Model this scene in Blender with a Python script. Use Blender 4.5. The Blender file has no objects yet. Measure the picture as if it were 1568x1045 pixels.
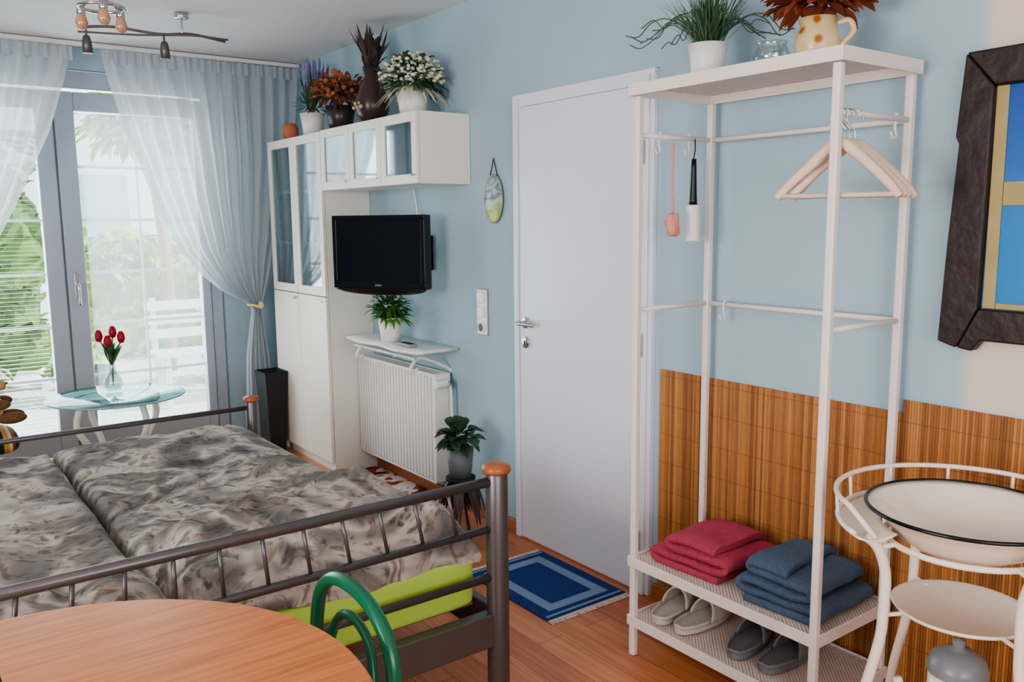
import bpy, bmesh, math, random
from mathutils import Vector, Matrix, noise
random.seed(7)
C=bpy.context.collection
# ---------------------------------------------------------------- materials
def lin(c):
    return tuple(((x/255)/12.92 if x/255<=.04045 else ((x/255+.055)/1.055)**2.4) for x in c)+(1,)
def M(name,col,rough=.5,metal=0,bump=0,bscale=60,var=0,vscale=6,spec=.5,stretch=None):
    m=bpy.data.materials.new(name); m.use_nodes=True; nt=m.node_tree; b=nt.nodes['Principled BSDF']
    c=lin(col); b.inputs['Base Color'].default_value=c
    b.inputs['Roughness'].default_value=rough; b.inputs['Metallic'].default_value=metal
    b.inputs['Specular IOR Level'].default_value=spec
    tc=nt.nodes.new('ShaderNodeTexCoord')
    src=tc.outputs['Object']
    if stretch:
        mp=nt.nodes.new('ShaderNodeMapping'); mp.inputs['Scale'].default_value=stretch; nt.links.new(src,mp.inputs[0]); src=mp.outputs[0]
    n=nt.nodes.new('ShaderNodeTexNoise'); n.inputs['Scale'].default_value=vscale; n.inputs['Detail'].default_value=4
    nt.links.new(src,n.inputs['Vector'])
    mx=nt.nodes.new('ShaderNodeMix'); mx.data_type='RGBA'
    v=max(var,.02)
    mx.inputs[6].default_value=tuple(x*(1-v) for x in c[:3])+(1,); mx.inputs[7].default_value=tuple(min(1,x*(1+v)) for x in c[:3])+(1,)
    nt.links.new(n.outputs[0],mx.inputs[0]); nt.links.new(mx.outputs[2],b.inputs['Base Color'])
    if bump:
        n2=nt.nodes.new('ShaderNodeTexNoise'); n2.inputs['Scale'].default_value=bscale; n2.inputs['Detail'].default_value=3
        nt.links.new(src,n2.inputs['Vector'])
        bp=nt.nodes.new('ShaderNodeBump'); bp.inputs['Strength'].default_value=bump; bp.inputs['Distance'].default_value=.01
        nt.links.new(n2.outputs[0],bp.inputs['Height']); nt.links.new(bp.outputs[0],b.inputs['Normal'])
    return m
def ramp(nt,stops,interp='LINEAR'):
    r=nt.nodes.new('ShaderNodeValToRGB'); cr=r.color_ramp; cr.interpolation=interp
    while len(cr.elements)<len(stops): cr.elements.new(.5)
    for e,(p,c) in zip(cr.elements,stops): e.position=p; e.color=lin(c)
    return r
def math_n(nt,op,a,b=None):
    n=nt.nodes.new('ShaderNodeMath'); n.operation=op
    for i,x in enumerate((a,b)):
        if x is None: continue
        if isinstance(x,(int,float)): n.inputs[i].default_value=x
        else: nt.links.new(x,n.inputs[i])
    return n.outputs[0]
def base_mat(name,rough=.5):
    m=bpy.data.materials.new(name); m.use_nodes=True; nt=m.node_tree; b=nt.nodes['Principled BSDF']; b.inputs['Roughness'].default_value=rough
    tc=nt.nodes.new('ShaderNodeTexCoord'); sp=nt.nodes.new('ShaderNodeSeparateXYZ'); nt.links.new(tc.outputs['Object'],sp.inputs[0])
    return m,nt,b,tc.outputs['Object'],sp.outputs

white=M('white_paint',(236,234,230),.4)
radshade=M('radiator_gap_shade',(150,150,150),.6)  # grey paints the shade in the gaps between white radiator ribs
winbacklit=M('window_pvc_backlit',(172,184,198),.35)  # white frame; its backlit shade is put into this blue-grey colour
doorwhite=M('door_white',(230,232,241),.3,bump=.04,bscale=12)
rackwhite=M('rack_white',(238,227,219),.4)
cream=M('cabinet_white',(238,234,224),.35)
chrome=M('chrome',(200,200,200),.2,1)
black=M('black_plastic',(12,12,14),.25)
blackmat=M('black_matte',(34,34,38),.7)
bedmetal=M('bed_metal',(108,104,104),.34,.6)
capwood=M('cap_wood',(170,100,60),.35,var=.15,vscale=30)
potgrey=M('pot_grey',(105,108,114),.5)
potwhite=M('pot_white',(235,232,228),.35)
enamel=M('enamel',(240,229,212),.12)
enamel2=M('enamel_stand',(238,225,210),.35)
greenpaint=M('green_paint',(24,100,70),.25)
greensheet=M('green_sheet',(178,208,92),.85,bump=.3,bscale=12,var=.06)
pink=M('towel_pink',(198,78,102),.95,bump=.9,bscale=260,var=.2,vscale=60)
bluet=M('towel_blue',(90,112,136),.95,bump=.9,bscale=260,var=.25,vscale=60)
slipb=M('slipper_beige',(208,198,186),.9,bump=.5,bscale=200,var=.1)
slipg=M('slipper_grey',(128,128,132),.9,bump=.5,bscale=200,var=.1)
leafg=M('leaf_green',(62,112,48),.5,var=.35,vscale=25)
leafbright=M('leaf_bright',(96,152,60),.5,var=.35,vscale=25)
leafdark=M('leaf_dark',(48,76,48),.45,var=.35,vscale=25)
grassm=M('grass_green',(70,100,70),.6,var=.3,vscale=20)
lavm=M('lavender',(122,122,158),.8,var=.3,vscale=40)
dried=M('dried_flower',(160,100,66),.85,var=.4,vscale=40)
driedr=M('dried_rust',(148,78,48),.85,var=.4,vscale=40)
driedd=M('dried_dark',(82,64,60),.85,var=.35,vscale=40)
whitefl=M('white_flower',(222,220,192),.8,var=.15,vscale=40)
terra=M('terracotta',(190,115,84),.8)
brownv=M('vase_brown',(66,50,48),.3,var=.2)
redm=M('tulip_red',(170,22,50),.5,var=.2)
navy=M('rug_navy',(26,58,128),.95,bump=.8,bscale=300,var=.2,vscale=90)
rugl=M('rug_lightblue',(134,160,192),.95,bump=.8,bscale=300,var=.1,vscale=90)
fringe=M('rug_fringe',(225,215,205),.95)
hangerw=M('hanger_wood',(224,200,180),.5,var=.08,vscale=30)
framedk=M('frame_dark',(42,27,26),.5,bump=.6,bscale=18,var=.25,vscale=12)
switchm=M('switch_plastic',(240,238,234),.3)
ballm=M('plush_brown',(120,84,58),.95,bump=1,bscale=120,var=.3,vscale=60)
ceilm=M('ceiling_paint',(230,230,233),.8,bump=.05,bscale=40)
screen=M('tv_screen',(14,16,28),.12)
amber=M('lamp_amber',(206,160,130),.15,.2)
patio=M('patio_stone',(232,230,224),.8,var=.12,vscale=3)
housew=M('house_wall',(226,230,236),.8,var=.05)
hedgem=M('hedge',(112,142,76),.8,var=.5,vscale=9)
hedgel=M('hedge_light',(176,196,104),.8,var=.5,vscale=9)
wickerm=M('wicker',(176,140,96),.7,bump=.6,bscale=80,var=.2,vscale=50)
pinkp=M('pink_sponge',(230,156,146),.9,bump=.6,bscale=120)
greyenamel=M('grey_enamel',(128,132,136),.3)

def glass(name,col=(235,245,245),mix=.85,rough=.02):
    m=bpy.data.materials.new(name); m.use_nodes=True; nt=m.node_tree; nt.nodes.clear()
    o=nt.nodes.new('ShaderNodeOutputMaterial'); t=nt.nodes.new('ShaderNodeBsdfTransparent'); g=nt.nodes.new('ShaderNodeBsdfGlossy'); x=nt.nodes.new('ShaderNodeMixShader')
    t.inputs[0].default_value=lin(col); g.inputs[1].default_value=rough; g.inputs[0].default_value=(.9,.95,1,1)
    x.inputs[0].default_value=1-mix; nt.links.new(t.outputs[0],x.inputs[1]); nt.links.new(g.outputs[0],x.inputs[2]); nt.links.new(x.outputs[0],o.inputs[0]); return m
gl=glass('window_glass',(245,250,250),.95)
cabgl=glass('cabinet_glass',(214,226,226),.70,.04)
tabgl=glass('table_glass',(180,214,212),.72)
vasegl=glass('vase_glass',(215,225,225),.8)

def sheer(name,col,alpha):
    m=bpy.data.materials.new(name); m.use_nodes=True; nt=m.node_tree; nt.nodes.clear()
    o=nt.nodes.new('ShaderNodeOutputMaterial'); t=nt.nodes.new('ShaderNodeBsdfTransparent'); d=nt.nodes.new('ShaderNodeBsdfDiffuse'); tl=nt.nodes.new('ShaderNodeBsdfTranslucent')
    a=nt.nodes.new('ShaderNodeMixShader'); b=nt.nodes.new('ShaderNodeMixShader')
    d.inputs[0].default_value=lin(col); tl.inputs[0].default_value=lin(col); a.inputs[0].default_value=.5; b.inputs[0].default_value=alpha
    nt.links.new(d.outputs[0],a.inputs[1]); nt.links.new(tl.outputs[0],a.inputs[2]); nt.links.new(t.outputs[0],b.inputs[1]); nt.links.new(a.outputs[0],b.inputs[2]); nt.links.new(b.outputs[0],o.inputs[0]); return m
curtm=sheer('sheer_curtain',(222,226,230),.78)
blindm=sheer('blind_fabric',(240,244,248),.34)

def wallmat(name,boundary=None):
    m,nt,b,obj,s=base_mat(name,.85)
    n=nt.nodes.new('ShaderNodeTexNoise'); n.inputs['Scale'].default_value=2.5; nt.links.new(obj,n.inputs[0])
    mx=nt.nodes.new('ShaderNodeMix'); mx.data_type='RGBA'; mx.inputs[6].default_value=lin((164,190,202)); mx.inputs[7].default_value=lin((172,197,208))
    nt.links.new(n.outputs[0],mx.inputs[0]); out=mx.outputs[2]
    if boundary is not None:
        mr=nt.nodes.new('ShaderNodeMapRange'); mr.inputs['From Min'].default_value=boundary-.02; mr.inputs['From Max'].default_value=boundary+.02
        nt.links.new(s[1],mr.inputs['Value'])
        m2=nt.nodes.new('ShaderNodeMix'); m2.data_type='RGBA'; m2.inputs[6].default_value=lin((220,206,194)); nt.links.new(mr.outputs[0],m2.inputs[0]); nt.links.new(out,m2.inputs[7]); out=m2.outputs[2]
    nt.links.new(out,b.inputs['Base Color'])
    n2=nt.nodes.new('ShaderNodeTexNoise'); n2.inputs['Scale'].default_value=90; nt.links.new(obj,n2.inputs[0])
    bp=nt.nodes.new('ShaderNodeBump'); bp.inputs['Strength'].default_value=.12; bp.inputs['Distance'].default_value=.005; nt.links.new(n2.outputs[0],bp.inputs['Height']); nt.links.new(bp.outputs[0],b.inputs['Normal'])
    return m
wallr=wallmat('wall_paint_right',1.09); wallb=wallmat('wall_paint')
# floor planks
floorm,nt,b,obj,s=base_mat('pine_floor',.28)
br=nt.nodes.new('ShaderNodeTexBrick'); mp=nt.nodes.new('ShaderNodeMapping'); mp.inputs['Rotation'].default_value=(0,0,math.pi/2); nt.links.new(obj,mp.inputs[0]); nt.links.new(mp.outputs[0],br.inputs[0])
br.inputs['Scale'].default_value=1; br.inputs['Brick Width'].default_value=2.2; br.inputs['Row Height'].default_value=.115; br.inputs['Mortar Size'].default_value=.0012; br.inputs['Color1'].default_value=lin((218,148,100)); br.inputs['Color2'].default_value=lin((196,120,76)); br.inputs['Mortar'].default_value=lin((110,62,38))
mp2=nt.nodes.new('ShaderNodeMapping'); mp2.inputs['Scale'].default_value=(40,2,1); nt.links.new(obj,mp2.inputs[0])
n=nt.nodes.new('ShaderNodeTexNoise'); n.inputs['Scale'].default_value=1.2; n.inputs['Detail'].default_value=6; nt.links.new(mp2.outputs[0],n.inputs[0])
rr=ramp(nt,[(.3,(205,180,162)),(.7,(255,255,255))]); nt.links.new(n.outputs[0],rr.inputs[0])
mx=nt.nodes.new('ShaderNodeMix'); mx.data_type='RGBA'; mx.blend_type='MULTIPLY'; mx.inputs[0].default_value=.8; nt.links.new(br.outputs[0],mx.inputs[6]); nt.links.new(rr.outputs[0],mx.inputs[7]); nt.links.new(mx.outputs[2],b.inputs['Base Color'])
# table veneer
tabm,nt,b,obj,s=base_mat('oak_veneer',.3)
mp2=nt.nodes.new('ShaderNodeMapping'); mp2.inputs['Scale'].default_value=(3,45,10); nt.links.new(obj,mp2.inputs[0])
n=nt.nodes.new('ShaderNodeTexNoise'); n.inputs['Scale'].default_value=1.5; n.inputs['Detail'].default_value=7; nt.links.new(mp2.outputs[0],n.inputs[0])
rr=ramp(nt,[(.3,(180,108,60)),(.55,(204,130,76)),(.75,(212,142,88))]); nt.links.new(n.outputs[0],rr.inputs[0]); nt.links.new(rr.outputs[0],b.inputs['Base Color'])
# bamboo
bamm,nt,b,obj,s=base_mat('bamboo_mat',.6)
fl=math_n(nt,'FLOOR',math_n(nt,'MULTIPLY',s[1],125.0)); wn=nt.nodes.new('ShaderNodeTexWhiteNoise'); wn.noise_dimensions='1D'; nt.links.new(fl,wn.inputs['W'])
rr=ramp(nt,[(0,(112,70,36)),(.5,(170,112,60)),(1,(204,150,90))])
mpb=nt.nodes.new('ShaderNodeMapping'); mpb.inputs['Scale'].default_value=(1,60,4); nt.links.new(obj,mpb.inputs[0])
nb=nt.nodes.new('ShaderNodeTexNoise'); nb.inputs['Scale'].default_value=2; nt.links.new(mpb.outputs[0],nb.inputs[0])
av=math_n(nt,'ADD',math_n(nt,'MULTIPLY',wn.outputs[0],.65),math_n(nt,'MULTIPLY',nb.outputs[0],.35)); nt.links.new(av,rr.inputs[0])
st=math_n(nt,'LESS_THAN',math_n(nt,'FRACT',math_n(nt,'MULTIPLY',s[2],9.0)),.03)
mx=nt.nodes.new('ShaderNodeMix'); mx.data_type='RGBA'; nt.links.new(math_n(nt,'MULTIPLY',st,.45),mx.inputs[0]); nt.links.new(rr.outputs[0],mx.inputs[6]); mx.inputs[7].default_value=lin((90,56,32)); nt.links.new(mx.outputs[2],b.inputs['Base Color'])
# duvet
duvm,nt,b,obj,s=base_mat('duvet_print',.85)
n=nt.nodes.new('ShaderNodeTexNoise'); n.inputs['Scale'].default_value=2.3; n.inputs['Detail'].default_value=3; n.inputs['Distortion'].default_value=1.1; n.inputs['Roughness'].default_value=.5; nt.links.new(obj,n.inputs[0])
rr=ramp(nt,[(.28,(78,74,74)),(.38,(112,108,104)),(.45,(168,162,155)),(.50,(196,188,178)),(.55,(136,130,124)),(.62,(100,96,92)),(.70,(160,150,142)),(.8,(120,112,108))]); nt.links.new(n.outputs[0],rr.inputs[0])
n3=nt.nodes.new('ShaderNodeTexNoise'); n3.inputs['Scale'].default_value=8; n3.inputs['Detail'].default_value=5; n3.inputs['Distortion'].default_value=2.6; nt.links.new(obj,n3.inputs[0])
r3=ramp(nt,[(.32,(96,90,88)),(.40,(200,194,190)),(.46,(255,255,255)),(.58,(250,246,242)),(.63,(214,188,172)),(.67,(140,130,126)),(.73,(240,234,230))]); nt.links.new(n3.outputs[0],r3.inputs[0])
mx=nt.nodes.new('ShaderNodeMix'); mx.data_type='RGBA'; mx.blend_type='MULTIPLY'; mx.inputs[0].default_value=.8; nt.links.new(rr.outputs[0],mx.inputs[6]); nt.links.new(r3.outputs[0],mx.inputs[7]); nt.links.new(mx.outputs[2],b.inputs['Base Color'])
# red/white rug
rwm,nt,b,obj,s=base_mat('rug_print',.95)
n=nt.nodes.new('ShaderNodeTexNoise'); n.inputs['Scale'].default_value=7.5; n.inputs['Detail'].default_value=1; n.inputs['Distortion'].default_value=.8; nt.links.new(obj,n.inputs[0])
rr=ramp(nt,[(0,(60,40,40)),(.36,(180,66,40)),(.44,(230,222,214)),(.56,(230,222,214)),(.575,(196,92,46)),(.66,(96,40,34))],'CONSTANT'); nt.links.new(n.outputs[0],rr.inputs[0]); nt.links.new(rr.outputs[0],b.inputs['Base Color'])
# perforated metal
perf,nt,b,obj,s=base_mat('perforated_metal',.45)
b.inputs['Base Color'].default_value=lin((238,224,214))
k=2*math.pi/.013
sx=math_n(nt,'SINE',math_n(nt,'MULTIPLY',s[0],k)); sy_=math_n(nt,'SINE',math_n(nt,'MULTIPLY',s[1],k))
hole=math_n(nt,'LESS_THAN',math_n(nt,'MULTIPLY',sx,sy_),.22)
nt.links.new(hole,b.inputs['Alpha'])
# painting
paint,nt,b,obj,s=base_mat('painting',.4)
mrp=nt.nodes.new('ShaderNodeMapRange'); mrp.inputs['From Min'].default_value=1.2; mrp.inputs['From Max'].default_value=1.85; nt.links.new(s[2],mrp.inputs['Value'])
rr=ramp(nt,[(0,(40,120,150)),(.12,(30,128,190)),(.5,(34,120,186)),(.62,(26,98,176)),(1,(16,70,156))]); nt.links.new(mrp.outputs[0],rr.inputs[0]); nt.links.new(rr.outputs[0],b.inputs['Base Color'])
paintf=M('painting_yellow',(170,154,104),.6,var=.2,vscale=14)
ornm,nt,b,obj,s=base_mat('ornament_glaze',.3)
n=nt.nodes.new('ShaderNodeTexNoise'); n.inputs['Scale'].default_value=26; n.inputs['Distortion'].default_value=1; nt.links.new(obj,n.inputs[0])
mro=nt.nodes.new('ShaderNodeMapRange'); mro.inputs['From Min'].default_value=1.46; mro.inputs['From Max'].default_value=1.69; nt.links.new(s[2],mro.inputs['Value'])
aa=math_n(nt,'ADD',math_n(nt,'MULTIPLY',n.outputs[0],.5),math_n(nt,'MULTIPLY',mro.outputs[0],.6))
rr=ramp(nt,[(.3,(196,200,110)),(.42,(150,170,90)),(.52,(190,204,205)),(.62,(80,100,116)),(.7,(176,192,200)),(.82,(120,146,130))]); nt.links.new(aa,rr.inputs[0]); nt.links.new(rr.outputs[0],b.inputs['Base Color'])
jugm,nt,b,obj,s=base_mat('jug_glaze',.3)
n=nt.nodes.new('ShaderNodeTexVoronoi'); n.inputs['Scale'].default_value=22; nt.links.new(obj,n.inputs[0])
rr=ramp(nt,[(0,(176,60,36)),(.2,(170,110,40)),(.34,(220,192,142)),(1,(230,206,160))]); nt.links.new(n.outputs[0],rr.inputs[0]); nt.links.new(rr.outputs[0],b.inputs['Base Color'])
stripem,nt,b,obj,s=base_mat('striped_cushion',.9)
rr=ramp(nt,[(0,(40,34,34)),(.3,(196,150,70)),(.6,(216,200,170)),(.8,(150,70,40))],'CONSTANT'); nt.links.new(math_n(nt,'FRACT',math_n(nt,'MULTIPLY',s[0],14.0)),rr.inputs[0]); nt.links.new(rr.outputs[0],b.inputs['Base Color'])

# ---------------------------------------------------------------- geometry helpers
def mk(name,verts,faces,mat,smooth=True):
    me=bpy.data.meshes.new(name); me.from_pydata([tuple(v) for v in verts],[],faces); me.update()
    o=bpy.data.objects.new(name,me); C.objects.link(o)
    if mat: me.materials.append(mat)
    bm=bmesh.new(); bm.from_mesh(me); bmesh.ops.recalc_face_normals(bm,faces=bm.faces); bm.to_mesh(me); bm.free()
    if smooth:
        for p in me.polygons: p.use_smooth=True
    return o
def bev(o,w):
    md=o.modifiers.new('b','BEVEL'); md.width=w; md.segments=3; md.limit_method='ANGLE'
    for p in o.data.polygons: p.use_smooth=True
    o.modifiers.new('w','WEIGHTED_NORMAL'); return o
def boxes(name,L,mat,bevel=0):
    V=[];F=[]
    for x0,x1,y0,y1,z0,z1 in L:
        k=len(V); V+=[(x,y,z) for x in (x0,x1) for y in (y0,y1) for z in (z0,z1)]
        F+=[tuple(k+i for i in q) for q in ((0,1,3,2),(4,6,7,5),(0,4,5,1),(2,3,7,6),(0,2,6,4),(1,5,7,3))]
    o=mk(name,V,F,mat,False)
    if bevel: bev(o,bevel)
    return o
def box(name,x0,x1,y0,y1,z0,z1,mat,bevel=0): return boxes(name,[(x0,x1,y0,y1,z0,z1)],mat,bevel)
def prism(name,poly,x0,x1,mat,bevel=0):
    n=len(poly); V=[(x0,y,z) for y,z in poly]+[(x1,y,z) for y,z in poly]
    F=[tuple(range(n)),tuple(range(n,2*n))]+[(i,(i+1)%n,n+(i+1)%n,n+i) for i in range(n)]
    o=mk(name,V,F,mat,False)
    return bev(o,bevel) if bevel else o
def catmull(P,n=8,cyc=False):
    P=[Vector(p) for p in P]; out=[]; N=len(P)
    for i in range(N if cyc else N-1):
        if cyc: a,b,c,d=P[(i-1)%N],P[i],P[(i+1)%N],P[(i+2)%N]
        else: a,b,c,d=P[max(i-1,0)],P[i],P[i+1],P[min(i+2,N-1)]
        for k in range(n):
            t=k/n; out.append(.5*((2*b)+(c-a)*t+(2*a-5*b+4*c-d)*t*t+(3*b-a-3*c+d)*t**3))
    if not cyc: out.append(P[-1])
    return out
def tube(name,pts,r,mat,seg=12,n=0,cyc=False,flat=1):
    pts=catmull(pts,n,cyc) if n else [Vector(p) for p in pts]
    N=len(pts); V=[];F=[]; nrm=None
    for i,p in enumerate(pts):
        if cyc: t=(pts[(i+1)%N]-pts[i-1])
        else: t=pts[min(i+1,N-1)]-pts[max(i-1,0)]
        t.normalize()
        if nrm is None:
            nrm=Vector((0,0,1)) if abs(t.z)<.9 else Vector((1,0,0))
        nrm=(nrm-t*nrm.dot(t)).normalized(); bn=t.cross(nrm)
        rr=r(i/(N-1)) if callable(r) else r
        for k in range(seg):
            a=2*math.pi*k/seg; V.append(p+nrm*math.cos(a)*rr+bn*math.sin(a)*rr*flat)
    M_=N if cyc else N-1
    for i in range(M_):
        for k in range(seg):
            j=(i+1)%N; F.append((i*seg+k,i*seg+(k+1)%seg,j*seg+(k+1)%seg,j*seg+k))
    if not cyc: F+= [tuple(range(seg)),tuple((N-1)*seg+k for k in range(seg))[::-1]]
    return mk(name,V,F,mat)
def cyl(name,p0,p1,r,mat,seg=24):
    o=tube(name,[p0,p1],r,mat,seg)
    md=o.modifiers.new('b','BEVEL'); md.width=min(.003,r*.3 if not callable(r) else .002); md.segments=2; md.limit_method='ANGLE'; md.angle_limit=1
    return o
def lathe(name,prof,loc,mat,seg=48,sy=1):
    V=[];F=[];n=len(prof)
    for r,z in prof:
        for k in range(seg):
            a=2*math.pi*k/seg; V.append((loc[0]+max(r,.0004)*math.cos(a),loc[1]+sy*max(r,.0004)*math.sin(a),loc[2]+z))
    for i in range(n-1):
        for k in range(seg): F.append((i*seg+k,i*seg+(k+1)%seg,(i+1)*seg+(k+1)%seg,(i+1)*seg+k))
    return mk(name,V,F,mat)
def surf(name,fn,nu,nv,mat,thick=0,smooth=True):
    V=[fn(i/nu,j/nv) for j in range(nv+1) for i in range(nu+1)]
    F=[(j*(nu+1)+i,j*(nu+1)+i+1,(j+1)*(nu+1)+i+1,(j+1)*(nu+1)+i) for j in range(nv) for i in range(nu)]
    o=mk(name,V,F,mat,smooth)
    if thick: md=o.modifiers.new('s','SOLIDIFY'); md.thickness=thick; md.offset=0
    return o
def spw(v,e): return math.copysign(abs(v)**e,v)
def slab(name,c,size,mat,e1=.35,e2=.22,amp=0,fr=8,nu=64,nv=28,seed=0):
    V=[];F=[]
    for j in range(nv+1):
        ph=-math.pi/2+math.pi*j/nv
        for i in range(nu):
            th=2*math.pi*i/nu
            p=Vector((spw(math.cos(ph),e1)*spw(math.cos(th),e2),spw(math.cos(ph),e1)*spw(math.sin(th),e2),spw(math.sin(ph),e1)))
            q=Vector((c[0]+p.x*size[0]/2,c[1]+p.y*size[1]/2,c[2]+p.z*size[2]/2))
            if amp:
                nn=noise.noise(q*fr+Vector((seed,0,0)))
                q+=Vector((p.x,p.y,p.z))*nn*amp
            V.append(q)
    for j in range(nv):
        for i in range(nu): F.append((j*nu+i,j*nu+(i+1)%nu,(j+1)*nu+(i+1)%nu,(j+1)*nu+i))
    return mk(name,V,F,mat)
def group(name,loc,parts,rotz=None):
    e=bpy.data.objects.new(name,None); e.empty_display_size=.1; C.objects.link(e); e.location=loc
    for p in parts:
        p.parent=e
        if rotz is None: p.location=Vector(p.location)-Vector(loc)
    if rotz is not None: e.rotation_euler=(0,0,rotz)
    return e
def rnd(a,b): return random.uniform(a,b)
def leaves(name,L,mat):
    V=[];F=[]
    for p,d,l,w,dr in L:
        p=Vector(p);d=Vector(d).normalized(); s=d.cross(Vector((0,0,1)))
        if s.length<.05: s=Vector((rnd(-1,1),rnd(-1,1),0))
        s.normalize(); up=s.cross(d)
        k=len(V); ws=(.12,.75,1,.7,.08)
        for i,q in enumerate(ws):
            t=i/4; c=p+d*l*t+Vector((0,0,-dr*l*t*t)); V+= [c-s*w*q/2+up*w*.12*q,c-up*w*.06*q,c+s*w*q/2+up*w*.12*q]
        for i in range(4):
            F+=[(k+3*i,k+3*i+1,k+3*i+4,k+3*i+3),(k+3*i+1,k+3*i+2,k+3*i+5,k+3*i+4)]
    return mk(name,V,F,mat)
def rdir(zmin=-.2,zmax=1):
    a=rnd(0,2*math.pi); z=rnd(zmin,zmax); r=math.sqrt(max(.05,1-z*z)); return Vector((r*math.cos(a),r*math.sin(a),z))
def clump(c,rad,n,l,w,droop=.3,zmin=-.3,sq=1):
    out=[]
    for _ in range(n):
        d=rdir(zmin); rr=rad*rnd(.3,1); p=Vector(c)+Vector((d.x*rr,d.y*rr,d.z*rr*sq)); d2=d+Vector((rnd(-.5,.5),rnd(-.5,.5),rnd(-.3,.5))); out.append((p,d2,l*rnd(.7,1.2),w*rnd(.7,1.2),droop*rnd(.4,1.4)))
    return out
def blobs(name,C_,r,mat,sub=1):
    bm=bmesh.new()
    for c in C_:
        rr=r*rnd(.7,1.2); bmesh.ops.create_icosphere(bm,subdivisions=sub,radius=rr,matrix=Matrix.Translation(c)@Matrix.Diagonal((rnd(.8,1.2),rnd(.8,1.2),rnd(.7,1),1)))
    me=bpy.data.meshes.new(name); bm.to_mesh(me); bm.free(); me.materials.append(mat)
    for p in me.polygons:p.use_smooth=True
    o=bpy.data.objects.new(name,me); C.objects.link(o); return o

# ---------------------------------------------------------------- room shell
W=2.33; YF=5.6; XL=-2.6; YB=-1.7; H=2.5
box('floor',XL-.12,W+.12,YB-.12,YF+.15,-.1,0,floorm)
box('ceiling',XL-.12,W+.12,YB-.12,YF+.15,H,H+.1,ceilm)
box('wall_right',W,W+.12,YB-.12,2.235,0,H,wallr)
box('wall_right.001',W,W+.12,3.105,YF+.15,0,H,wallr)
box('wall_right.002',W,W+.12,2.235,3.105,2.02,H,wallr)
boxes('wall_far',[(XL,-.62,YF,YF+.15,0,H),(1.80,W,YF,YF+.15,0,H),(-.62,1.80,YF,YF+.15,2.37,H)],wallb)
boxes('wall_left',[(XL-.12,XL,YB,.2,0,H),(XL-.12,XL,2.2,YF,0,H),(XL-.12,XL,.2,2.2,0,.8),(XL-.12,XL,.2,2.2,2.2,H)],wallb)
boxes('wall_back',[(XL,-1.6,YB-.12,YB,0,H),(1.2,W,YB-.12,YB,0,H),(-1.6,1.2,YB-.12,YB,2.2,H),(-1.6,1.2,YB-.12,YB,0,.8)],wallb)
boxes('baseboard_right',[(W-.018,W,3.11,4.5,0,.06),(W-.018,W,YB,2.22,0,.06)],capwood,.004)
boxes('baseboard_far',[(1.82,W-.02,YF-.018,YF,0,.06),(XL,-.64,YF-.018,YF,0,.06)],capwood,.004)
boxes('fill_window_left',[(XL-.08,XL-.03,.2,2.2,.8,.87),(XL-.08,XL-.03,.2,2.2,2.13,2.2),(XL-.08,XL-.03,.2,.27,.87,2.13),(XL-.08,XL-.03,2.13,2.2,.87,2.13),(XL-.08,XL-.03,1.17,1.23,.87,2.13)],white,.004)  # unseen window, added in the left wall to carry fill light
boxes('fill_window_back',[(-1.6,1.2,YB-.08,YB-.03,.8,.87),(-1.6,1.2,YB-.08,YB-.03,2.13,2.2),(-1.6,-1.53,YB-.08,YB-.03,.87,2.13),(1.13,1.2,YB-.08,YB-.03,.87,2.13),(-.23,-.17,YB-.08,YB-.03,.87,2.13)],white,.004)  # unseen window behind the camera, added for camera-side fill

# terrace window (double french door)
y0,y1=YF+.02,YF+.08
P=[boxes('frame',[(-.60,-.54,y0,y1+.02,.0,2.36),(1.72,1.79,y0,y1+.02,.0,2.36),(-.54,1.72,y0,y1+.02,2.26,2.36),(-.54,1.72,y0,y1+.02,0,.07)],winbacklit,.004),
   boxes('sash_right',[(.88,.985,y0-.015,y1,.09,2.24),(1.66,1.715,y0-.015,y1,.09,2.24),(.985,1.66,y0-.015,y1,2.13,2.24),(.985,1.66,y0-.015,y1,.09,.24)],winbacklit,.006),
   boxes('sash_left',[(.775,.87,y0-.015,y1,.09,2.24),(-.535,-.44,y0-.015,y1,.09,2.24),(-.44,.775,y0-.015,y1,2.13,2.24),(-.44,.775,y0-.015,y1,.09,.24)],winbacklit,.006),
   box('glass_right',.985,1.66,y0+.03,y0+.034,.24,2.13,gl), box('glass_left',-.44,.775,y0+.03,y0+.034,.24,2.13,gl),
   box('gasket',.871,.879,y0-.01,y0+.01,.09,2.24,potgrey),
   box('handle_plate',.915,.945,y0-.025,y0-.015,1.03,1.19,chrome,.003), tube('handle_lever',[(.93,y0-.025,1.12),(.93,y0-.06,1.12),(.93,y0-.062,1.06),(.93,y0-.062,1.0)],.009,chrome,n=4)]
mun=[]
for i in range(1,6): z=.24+1.89*i/6; mun.append((.985,1.66,y0+.045,y0+.053,z-.009,z+.009)); mun.append((-.44,.775,y0+.045,y0+.053,z-.009,z+.009))
for x in (1.32,.17): mun.append((x-.007,x+.007,y0+.046,y0+.052,.24,2.13))
P.append(boxes('muntins',mun,white))
group('window_1',(.6,YF,0),P)
sl=[]
z=.27
while z<1.95: sl.append((-.42,.75,YF-.022,YF-.004,z,z+.0015)); z+=.024
group('venetian_blind',(.2,YF-.02,.27),[boxes('slats',sl,white),box('head_rail',-.44,.77,YF-.03,YF-.0,1.96,2.0,white,.003)])
surf('pleated_screen',lambda u,v:(1.0+.65*u,YF-.012+(.004 if int(round(u*130))%2 else 0),.26+1.86*v),130,2,blindm,smooth=False)

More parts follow.
